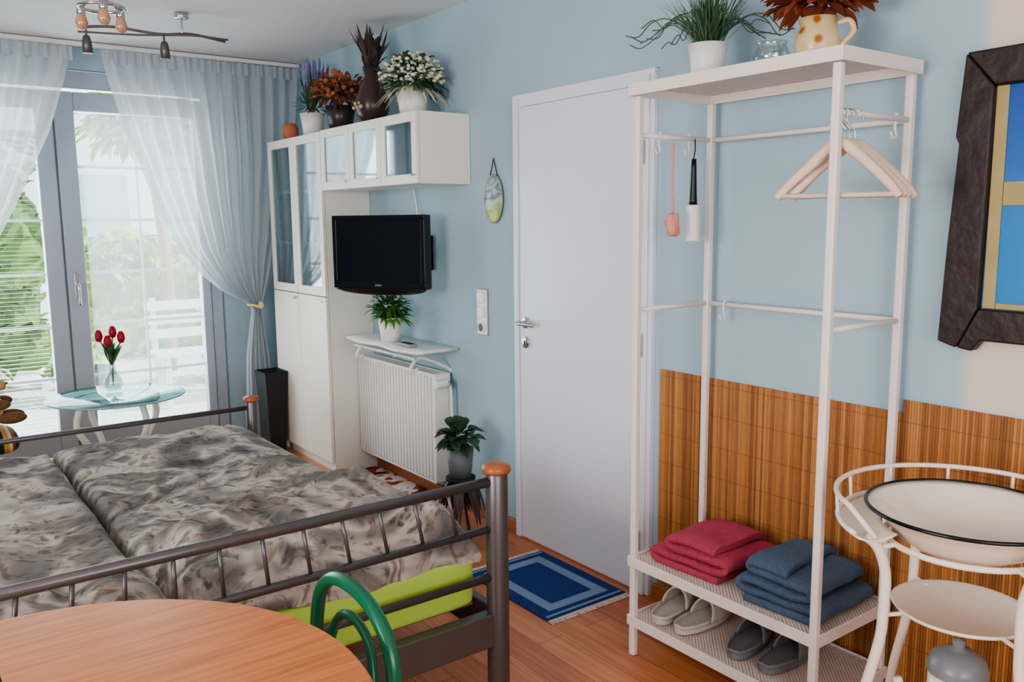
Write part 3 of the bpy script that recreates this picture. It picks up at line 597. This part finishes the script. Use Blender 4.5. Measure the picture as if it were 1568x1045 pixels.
group('enamel_pitcher',(cx,cy,.21),[lathe('body',[(0,0),(.065,0),(.09,.06),(.085,.14),(.06,.21),(.06,.25),(.055,.25),(0,.23)],(cx,cy,.208),enamel,40),lathe('lid',[(.064,0),(.064,.01),(.056,.035),(.028,.055),(.012,.058),(.014,.075),(0,.08)],(cx,cy,.457),greyenamel,40),tube('pitcher_grip',[(cx-.02,cy-.06,.45),(cx-.05,cy-.1,.46),(cx-.06,cy-.125,.39),(cx-.04,cy-.085,.30)],.009,enamel,n=6),tube('spout',[(cx-.06,cy+.04,.30),(cx-.09,cy+.07,.38),(cx-.1,cy+.085,.44)],lambda t:.018-.008*t,enamel,12,n=5)])

# ---------------------------------------------------------------- bed
bx0,bx1=-.40,1.41; yn,yf=1.99,4.08
P=[]
for x in (bx0,bx1):
    for y,hh,nm in ((yn,.735,'near'),(yf,.60,'far')):
        r=.034 if y==yn else .028
        P.append(cyl('post_'+nm,(x,y,0),(x,y,hh),r,bedmetal,32)); P.append(lathe('cap_'+nm,[(0,0),(r+.006,0),(r+.01,.008),(r+.008,.022),(r*.5,.03),(0,.031)],(x,y,hh),capwood,32))
P+= [tube('top_rail',[(bx0,yn,.71),(.5,yn,.712),(bx1,yn,.71)],.015,bedmetal),
     tube('mid_rail',[(bx0,yn,.565),(bx1,yn,.565)],.012,bedmetal),tube('low_rail',[(bx0,yn,.415),(bx1,yn,.415)],.013,bedmetal),
     tube('far_top_rail',[(bx0,yf,.57),(bx1,yf,.57)],.012,bedmetal),tube('far_low_rail',[(bx0,yf,.44),(bx1,yf,.44)],.012,bedmetal)]
for i in range(15):
    x=bx0+.1+i*.112; dx=-.03*math.sin((i-7)/7*1.5); P.append(tube('spindle_%d'%i,[(x+dx,yn,.71),(x,yn,.565)],.0055,bedmetal,8))
P+= [box('end_panel',bx0,bx1,yn-.02,yn+.02,.2,.305,bedmetal,.004),box('side_panel_right',bx1-.015,bx1+.015,yn,yf,.2,.31,bedmetal,.004),box('side_panel_left',bx0-.015,bx0+.015,yn,yf,.2,.31,bedmetal,.004),box('end_panel_far',bx0,bx1,yf-.015,yf+.015,.2,.305,bedmetal,.004),
     boxes('slats',[(bx0+.02,bx1-.02,2.1+.13*i,2.17+.13*i,.285,.3) for i in range(15)],capwood)]
P.append(slab('mattress_right',(.945,3.045,.395),(.86,2.03,.178),greensheet,.16,.08,.004,8,160,40))
P.append(slab('mattress_left',(.065,3.045,.395),(.86,2.03,.178),greensheet,.16,.08,.004,8,160,40))
group('metal_double_bed',(.5,3.03,0),P)
def hgt(x,y,seed):
    p=Vector((x*2.4,y*2.4,seed))
    return .026*noise.noise(p)+.012*(1-abs(noise.noise(p*1.9+Vector((5,1,0))))*2)+.007*(1-abs(noise.noise(p*4.3))*2)+.002*noise.noise(p*11)
def duvet(x0,x1,ya_,yb_,seed,eL,eR):
    def fn(u,v):
        x=x0+(x1-x0)*u; y=ya_+(yb_-ya_)*v
        xx=x+(.012*noise.noise(Vector((0,y*4,seed))) if .05<u<.95 or eR>.1 and u>.5 or eL>.1 and u<.5 else 0); yy=y+.03*noise.noise(Vector((x*4,0,seed+3)))
        e=min(1,(u*(x1-x0))/eL,((1-u)*(x1-x0))/eR,v*(yb_-ya_)/.1,(1-v)*(yb_-ya_)/.12); e=max(0,e)
        prof=math.sqrt(max(0,1-(1-e)**2))
        return (xx,yy,.478+prof*(.042+hgt(x,y,seed)))
    return fn
def fold_fn(x0,x1,y0_,y1_,seed,skew,h=.115):
    def fn(u,v):
        if v<.12:
            t=v/.12; x=x0+(x1-x0)*u; dz=.022+.03*noise.noise(Vector((x*3,1,seed)))
            e=max(0,min(1,min(u,1-u)*(x1-x0)/.10)); prof=math.sqrt(max(0,1-(1-e)**2))
            top=.488+prof*.045
            y=y0_-.012+.010*noise.noise(Vector((x*9,t*2,seed)))-.008*math.sin(math.pi*t)
            return (x,y,(.488-dz)+(top-(.488-dz))*t)
        w=(v-.12)/.88
        x=x0+(x1-x0)*u; y=y0_+(y1_-y0_+skew*u)*w
        e=max(0,min(1,min(min(u,1-u)*(x1-x0)/.12,(w*(y1_-y0_)+.015)/.10,(1-w)*(y1_-y0_)/.08))); prof=math.sqrt(max(0,1-(1-e)**2))
        e2=max(0,min(1,min(u,1-u)*(x1-x0)/.10)); p2=math.sqrt(max(0,1-(1-e2)**2))
        k=min(1,w*6)
        return (x,y,.488+(1-k)*p2*.045+k*prof*(h+hgt(x*1.2,y*1.2,seed)*1.5))
    return fn
P=[surf('cover_right',duvet(.514,1.35,2.25,4.03,1.3,.05,.24),110,180,duvm),surf('folded_end_right',fold_fn(.525,1.375,2.045,2.50,4.4,.28,.125),100,90,duvm)]
group('duvet',(.95,3.1,.48),P)
P=[surf('cover_left',duvet(-.36,.506,2.25,4.03,8.1,.24,.05),110,180,duvm),surf('folded_end_left',fold_fn(-.36,.515,2.045,2.40,9.4,-.05,.11),100,90,duvm)]
group('duvet',(.07,3.1,.48),P)

# ---------------------------------------------------------------- round table + green chair
tx,ty=.095,1.29
def half(name,sgn,cxx):
    n=48; V=[];F=[]
    pr=[(.49,.712),(.497,.716),(.5,.724),(.5,.732),(.495,.74)]
    for r,z in pr:
        for i in range(n+1):
            a=-math.pi/2+math.pi*i/n; V.append((cxx+sgn*r*math.cos(a),ty+r*math.sin(a),z))
    for j in range(len(pr)-1):
        for i in range(n): F.append((j*(n+1)+i,j*(n+1)+i+1,(j+1)*(n+1)+i+1,(j+1)*(n+1)+i))
    F.append(tuple(range(n+1))); F.append(tuple(4*(n+1)+i for i in range(n+1)))
    return mk(name,V,F,tabm,False)
P=[half('leaf_right',1,tx+.001),half('leaf_left',-1,tx-.301),box('centre_leaf',tx-.299,tx-.001,ty-.495,ty+.495,.712,.74,tabm,.002),
   boxes('apron',[(tx-.48,tx+.2,ty-.3,ty-.28,.63,.712),(tx-.48,tx+.2,ty+.28,ty+.3,.63,.712),(tx-.48,tx-.46,ty-.28,ty+.28,.63,.712),(tx+.18,tx+.2,ty-.28,ty+.28,.63,.712)],capwood,.002)]
for sx in (tx-.45,tx+.17):
    for sy2 in (ty-.27,ty+.27): P.append(cyl('leg',(sx,sy2,0),(sx,sy2,.64),lambda t:.02+.008*t,capwood))
group('round_dining_table',(tx,ty,0),P)
chx=.69; cyc_=1.475
P=[tube('back_hoop',[(chx+.0,cyc_-.165,.0),(chx-.01,cyc_-.165,.25),(chx-.02,cyc_-.17,.45),(chx-.005,cyc_-.175,.59),(chx+.0,cyc_-.155,.69),(chx+.0,cyc_-.09,.745),(chx,cyc_,.76),(chx,cyc_+.09,.745),(chx,cyc_+.155,.69),(chx-.005,cyc_+.175,.59),(chx-.02,cyc_+.17,.45),(chx-.01,cyc_+.165,.25),(chx,cyc_+.165,0)],.0145,greenpaint,14,n=6),
   tube('inner_hoop',[(chx-.02,cyc_-.10,.455),(chx-.01,cyc_-.105,.57),(chx,cyc_-.07,.665),(chx,cyc_,.695),(chx,cyc_+.07,.665),(chx-.01,cyc_+.105,.57),(chx-.02,cyc_+.10,.455)],.0095,greenpaint,12,n=6),
   lathe('seat',[(0,0),(.19,0),(.2,.01),(.2,.02),(.19,.028),(0,.024)],(chx-.2,cyc_,.44),M('seat_green',(30,110,74),.5),48),
   tube('seat_ring',[(chx-.2+.198*math.cos(2*math.pi*i/40),cyc_+.198*math.sin(2*math.pi*i/40),.445) for i in range(40)],.012,greenpaint,10,cyc=True),
   tube('front_leg_1',[(chx-.33,cyc_-.13,.44),(chx-.36,cyc_-.16,.2),(chx-.38,cyc_-.17,0)],.0125,greenpaint,12,n=4),
   tube('front_leg_2',[(chx-.33,cyc_+.13,.44),(chx-.36,cyc_+.16,.2),(chx-.38,cyc_+.17,0)],.0125,greenpaint,12,n=4),
   tube('leg_ring',[(chx-.19+.17*math.cos(2*math.pi*i/40),cyc_+.165*math.sin(2*math.pi*i/40),.25) for i in range(40)],.007,greenpaint,8,cyc=True)]
group('green_bentwood_chair',(chx-.2,cyc_,0),P)

# ---------------------------------------------------------------- rugs
ra_,rb_,rc_,rd_=1.86,2.26,2.31,2.85
P=[box('pile',ra_,rb_,rc_,rd_,0.0005,.008,navy,.003)]
def strip(i,w,z=.0095):
    a,b_,c,d=ra_+i,rb_-i,rc_+i,rd_-i
    return [(a,b_,c,c+w,.008,z),(a,b_,d-w,d,.008,z),(a,a+w,c+w,d-w,.008,z),(b_-w,b_,c+w,d-w,.008,z)]
P.append(boxes('stripe_outer',strip(.05,.045),rugl))
P.append(boxes('end_stripe',[(ra_+.01,rb_-.01,rc_+.012,rc_+.024,.008,.0095),(ra_+.01,rb_-.01,rd_-.024,rd_-.012,.008,.0095)],rugl))
for k_,yy in enumerate((rc_,rd_)):
    s_=-1 if k_==0 else 1
    V=[];F=[]
    for i in range(60):
        x=ra_+.4*(i+.5)/60; q=len(V); dx=rnd(-.004,.004); V+=[(x-.0026,yy,.004),(x+.0026,yy,.004),(x+.0026+dx,yy+s_*.032,.002),(x-.0026+dx,yy+s_*.032,.002)]; F.append((q,q+1,q+2,q+3))
    P.append(mk('fringe_%d'%k_,V,F,fringe))
group('blue_rug',(2.06,2.57,0),P)
P=[box('pile',1.62,2.31,3.60,4.50,.0005,.01,rwm,.003)]
V=[];F=[]
for i in range(110):
    x=1.62+.69*(i+.5)/110; q=len(V); V+=[(x-.002,3.60,.003),(x+.002,3.60,.003),(x+.002,3.575,.002),(x-.002,3.575,.002)]; F.append((q,q+1,q+2,q+3))
P.append(mk('fringe',V,F,fringe)); group('patterned_rug',(2,4,0),P)

x,y=2.09,3.24
group('plant_stand',(x,y,0),[cyl('top',(x,y,.275),(x,y,.29),.07,blackmat,32)]+[tube('leg_%d'%i,[(x+.05*math.cos(a),y+.05*math.sin(a),.28),(x+.04*math.cos(a),y+.04*math.sin(a),.15),(x+.08*math.cos(a),y+.08*math.sin(a),0)],.006,blackmat,8,n=5) for i,a in enumerate((.5,2.6,4.7))]+[leaves('hanging_tendrils',[((x+.04*math.cos(a),y+.04*math.sin(a),.27),(math.cos(a),math.sin(a),.1),.09,.035,2.2) for a in [rnd(0,6.28) for _ in range(30)]],brownv)])
group('potted_ivy',(x,y,.291),[lathe('pot',[(0,0),(.05,0),(.056,.05),(.064,.135),(.058,.135),(.05,.115),(0,.115)],(x,y,.291),potgrey),leaves('foliage',clump((x,y,.475),.075,60,.08,.065,.5,-.2,.9),leafdark)])

# ---------------------------------------------------------------- glass table with tulips, plush, bin
gx,gy,gz=.93,4.74,.58
P=[lathe('glass_top',[(0,0),(.33,0),(.333,.005),(.33,.01),(0,.01)],(gx,gy,gz),tabgl,64),tube('glass_edge',[(gx+.333*math.cos(2*math.pi*i/64),gy+.333*math.sin(2*math.pi*i/64),gz+.005) for i in range(64)],.0045,M('glass_edge',(120,180,178),.1),8,cyc=True),
   lathe('ring',[(.19,0),(.21,0),(.21,-.02),(.19,-.02),(.19,0)],(gx,gy,gz),white,48)]
for a in (.4,1.97,3.54,5.11):
    c,s_=math.cos(a),math.sin(a); P.append(tube('leg',[(gx+c*.2,gy+s_*.2,gz-.01),(gx+c*.23,gy+s_*.23,.45),(gx+c*.14,gy+s_*.14,.28),(gx+c*.17,gy+s_*.17,.1),(gx+c*.26,gy+s_*.26,0)],.016,white,10,n=6))
group('glass_side_table',(gx,gy,0),P)
vx,vy,vz=.945,4.88,.591
heads=[(-.05,0,.30),(.015,.01,.315),(-.015,-.02,.27),(.05,.0,.285)]
P=[lathe('vase',[(0,.002),(.035,.002),(.05,.03),(.045,.06),(.018,.1),(.014,.16),(.022,.2)],(vx,vy,vz),vasegl,32)]
for i,(a,b_,h) in enumerate(heads):
    P.append(tube('stem_%d'%i,[(vx,vy,vz+.03),(vx,vy,vz+.15),(vx+a,vy+b_,vz+h-.03)],.0035,leafg,8,n=4))
    P.append(lathe('bloom_%d'%i,[(0,-.035),(.014,-.03),(.021,-.01),(.019,.01),(.01,.03),(0,.03)],(vx+a*1.1,vy+b_,vz+h),redm,16))
P.append(leaves('tulip_leaves',[((vx,vy,vz+.13),(rnd(-.5,.5),rnd(-.5,.5),1),.15,.035,.1) for _ in range(9)],leafg))
group('tulip_vase',(vx,vy,vz),P)
ax,ay=.12,4.62
group('wicker_armchair',(ax,ay,0),[slab('seat',(ax,ay,.36),(.5,.5,.10),wickerm,.4,.25),slab('backrest',(ax-.2,ay,.62),(.09,.5,.5),wickerm,.4,.3),boxes('legs',[(ax+i-.02,ax+i+.02,ay+j-.02,ay+j+.02,0,.33) for i in (-.2,.2) for j in (-.2,.2)],wickerm,.006)])
group('striped_cushion',(ax+.17,ay-.02,.41),[slab('pad',(ax+.16,ay-.02,.47),(.34,.34,.12),stripem,.7,.4,.01,6)])
qx,qy,qz=.33,4.60,.545
group('plush_dog',(qx,qy,qz),[slab('body',(qx,qy,qz+.085),(.14,.13,.17),M('plush_shirt',(214,186,140),.95,bump=.6,bscale=90),.9,1,.01,14),slab('head',(qx+.01,qy-.01,qz+.21),(.12,.12,.11),ballm,1,1,.01,20),slab('muzzle',(qx+.06,qy-.05,qz+.19),(.06,.06,.05),M('plush_tan',(190,150,110),.95),1,1),
   slab('ear_1',(qx-.0,qy-.065,qz+.21),(.05,.03,.09),ballm,1,1),slab('ear_2',(qx+.02,qy+.055,qz+.21),(.05,.03,.09),ballm,1,1),
   slab('arm_1',(qx+.05,qy-.07,qz+.1),(.1,.045,.05),ballm,1,1),slab('arm_2',(qx+.07,qy+.05,qz+.1),(.1,.045,.05),ballm,1,1),slab('leg_1',(qx+.1,qy-.045,qz+.028),(.13,.055,.055),ballm,1,1),slab('leg_2',(qx+.1,qy+.045,qz+.028),(.13,.055,.055),ballm,1,1),
   blobs('eyes_nose',[(qx+.06,qy-.055,qz+.23),(qx+.068,qy-.0,qz+.23),(qx+.09,qy-.06,qz+.2)],.008,black)])
bxx,byy=1.95,5.24
V=[];F=[]
prb=[(.05,.07,0),(.072,.09,.52),(.075,.093,.535),(.067,.085,.535),(.045,.065,.02)]
for a,b_,z in prb:
    V+=[(bxx-a,byy-b_,z),(bxx+a,byy-b_,z),(bxx+a,byy+b_,z),(bxx-a,byy+b_,z)]
for j in range(4):
    for i in range(4): F.append((4*j+i,4*j+(i+1)%4,4*j+4+(i+1)%4,4*j+4+i))
F+=[(0,1,2,3),(16,17,18,19)]
mk('waste_bin',V,F,blackmat,False)

# ---------------------------------------------------------------- ceiling lamp
P=[cyl('ceiling_mount',(1.30,4.47,2.5),(1.30,4.47,2.475),.035,chrome,24),cyl('stem',(1.30,4.47,2.475),(1.30,4.47,2.405),.005,chrome),
   tube('track_bar',[(.85,4.55,2.395),(1.0,4.53,2.41),(1.2,4.5,2.395),(1.35,4.49,2.41),(1.52,4.5,2.395)],.007,bedmetal,n=6),tube('track_bar_2',[(.85,4.58,2.38),(1.1,4.53,2.385),(1.35,4.47,2.40),(1.52,4.45,2.395)],.005,bedmetal,n=6)]
for x,y in ((1.22,4.5),(.88,4.55)):
    P+=[cyl('spot_arm',(x,y,2.40),(x,y,2.34),.005,bedmetal),lathe('spot_head',[(0,.05),(.014,.05),(.02,.03),(.024,-.03),(.02,-.032),(0,-.02)],(x,y,2.31),bedmetal,24)]
group('ceiling_track_light',(1.2,4.5,2.5),P)
lx,ly=.72,3.43
P=[cyl('canopy',(lx,ly,2.5),(lx,ly,2.47),.05,chrome,32),cyl('stem',(lx,ly,2.47),(lx,ly,2.26),.006,chrome),tube('lamp_ring',[(lx+.075*math.cos(2*math.pi*i/32),ly+.075*math.sin(2*math.pi*i/32),2.245) for i in range(32)],.007,chrome,8,cyc=True)]
for i in range(3):
    a=i*math.pi*2/3+.4; c,s_=math.cos(a),math.sin(a)
    P.append(tube('arm_%d'%i,[(lx,ly,2.27),(lx+c*.04,ly+s_*.04,2.27),(lx+c*.075,ly+s_*.075,2.245)],.005,chrome,8,n=5))
    P.append(lathe('socket_%d'%i,[(0,.02),(.013,.02),(.015,0),(.013,-.02),(0,-.02)],(lx+c*.075,ly+s_*.075,2.235),chrome,16))
    P.append(lathe('bulb_%d'%i,[(0,.03),(.013,.02),(.022,-.01),(.016,-.03),(0,-.036)],(lx+c*.075,ly+s_*.075,2.205),amber,20))
group('ceiling_lamp',(lx,ly,2.5),P)

# ---------------------------------------------------------------- lights
def area(name,loc,rot,sx,sy2,e,col):
    l=bpy.data.lights.new(name,'AREA'); l.shape='RECTANGLE'; l.size=sx; l.size_y=sy2; l.energy=e; l.color=col
    o=bpy.data.objects.new(name,l); o.location=loc; o.rotation_euler=rot; C.objects.link(o); return o
area('fill_light_left',(XL-.2,1.2,1.5),(0,math.radians(-90),0),1.3,2.0,100,(1,.97,.94))  # added fill lamp outside the unseen left window
area('fill_light_back',(-.2,YB-.2,1.5),(math.radians(90),0,0),2.8,1.3,48,(1,.97,.94))  # added camera-side fill lamp at the unseen back opening
area('daylight_terrace',(.6,YF+.6,1.5),(math.radians(-90),0,0),2.3,2.2,120,(.95,.98,1))
s=bpy.data.lights.new('sun','SUN'); s.energy=7.0; s.angle=.02; s.color=(1,.96,.9); so=bpy.data.objects.new('sun',s); so.rotation_euler=(math.radians(40),0,math.radians(60)); C.objects.link(so)
w=bpy.data.worlds.new('w'); bpy.context.scene.world=w; w.use_nodes=True; bg=w.node_tree.nodes['Background']; bg.inputs[0].default_value=(.84,.91,1,1); bg.inputs[1].default_value=2.9
# ---------------------------------------------------------------- camera
p=math.radians(8.1);yw=math.radians(36.5);r=.0097
sp,cp,sy,cy2=math.sin(p),math.cos(p),math.sin(yw),math.cos(yw)
F_=Vector((sy*cp,cy2*cp,-sp));R_=Vector((cy2,-sy,0));U_=Vector((sp*sy,sp*cy2,cp))
Rc=(R_-U_*r).normalized();Uc=(U_+R_*r).normalized()
cam=bpy.data.cameras.new('camera'); cam.lens=36*1300/1568; cam.clip_start=.02; co=bpy.data.objects.new('camera',cam); C.objects.link(co)
mt=Matrix((Rc,Uc,-F_)).transposed().to_4x4(); mt.translation=(0,0,1.475); co.matrix_world=mt
bpy.context.scene.camera=co
bpy.context.scene.view_settings.view_transform='AgX'
bpy.context.scene.view_settings.look='AgX - Medium High Contrast'
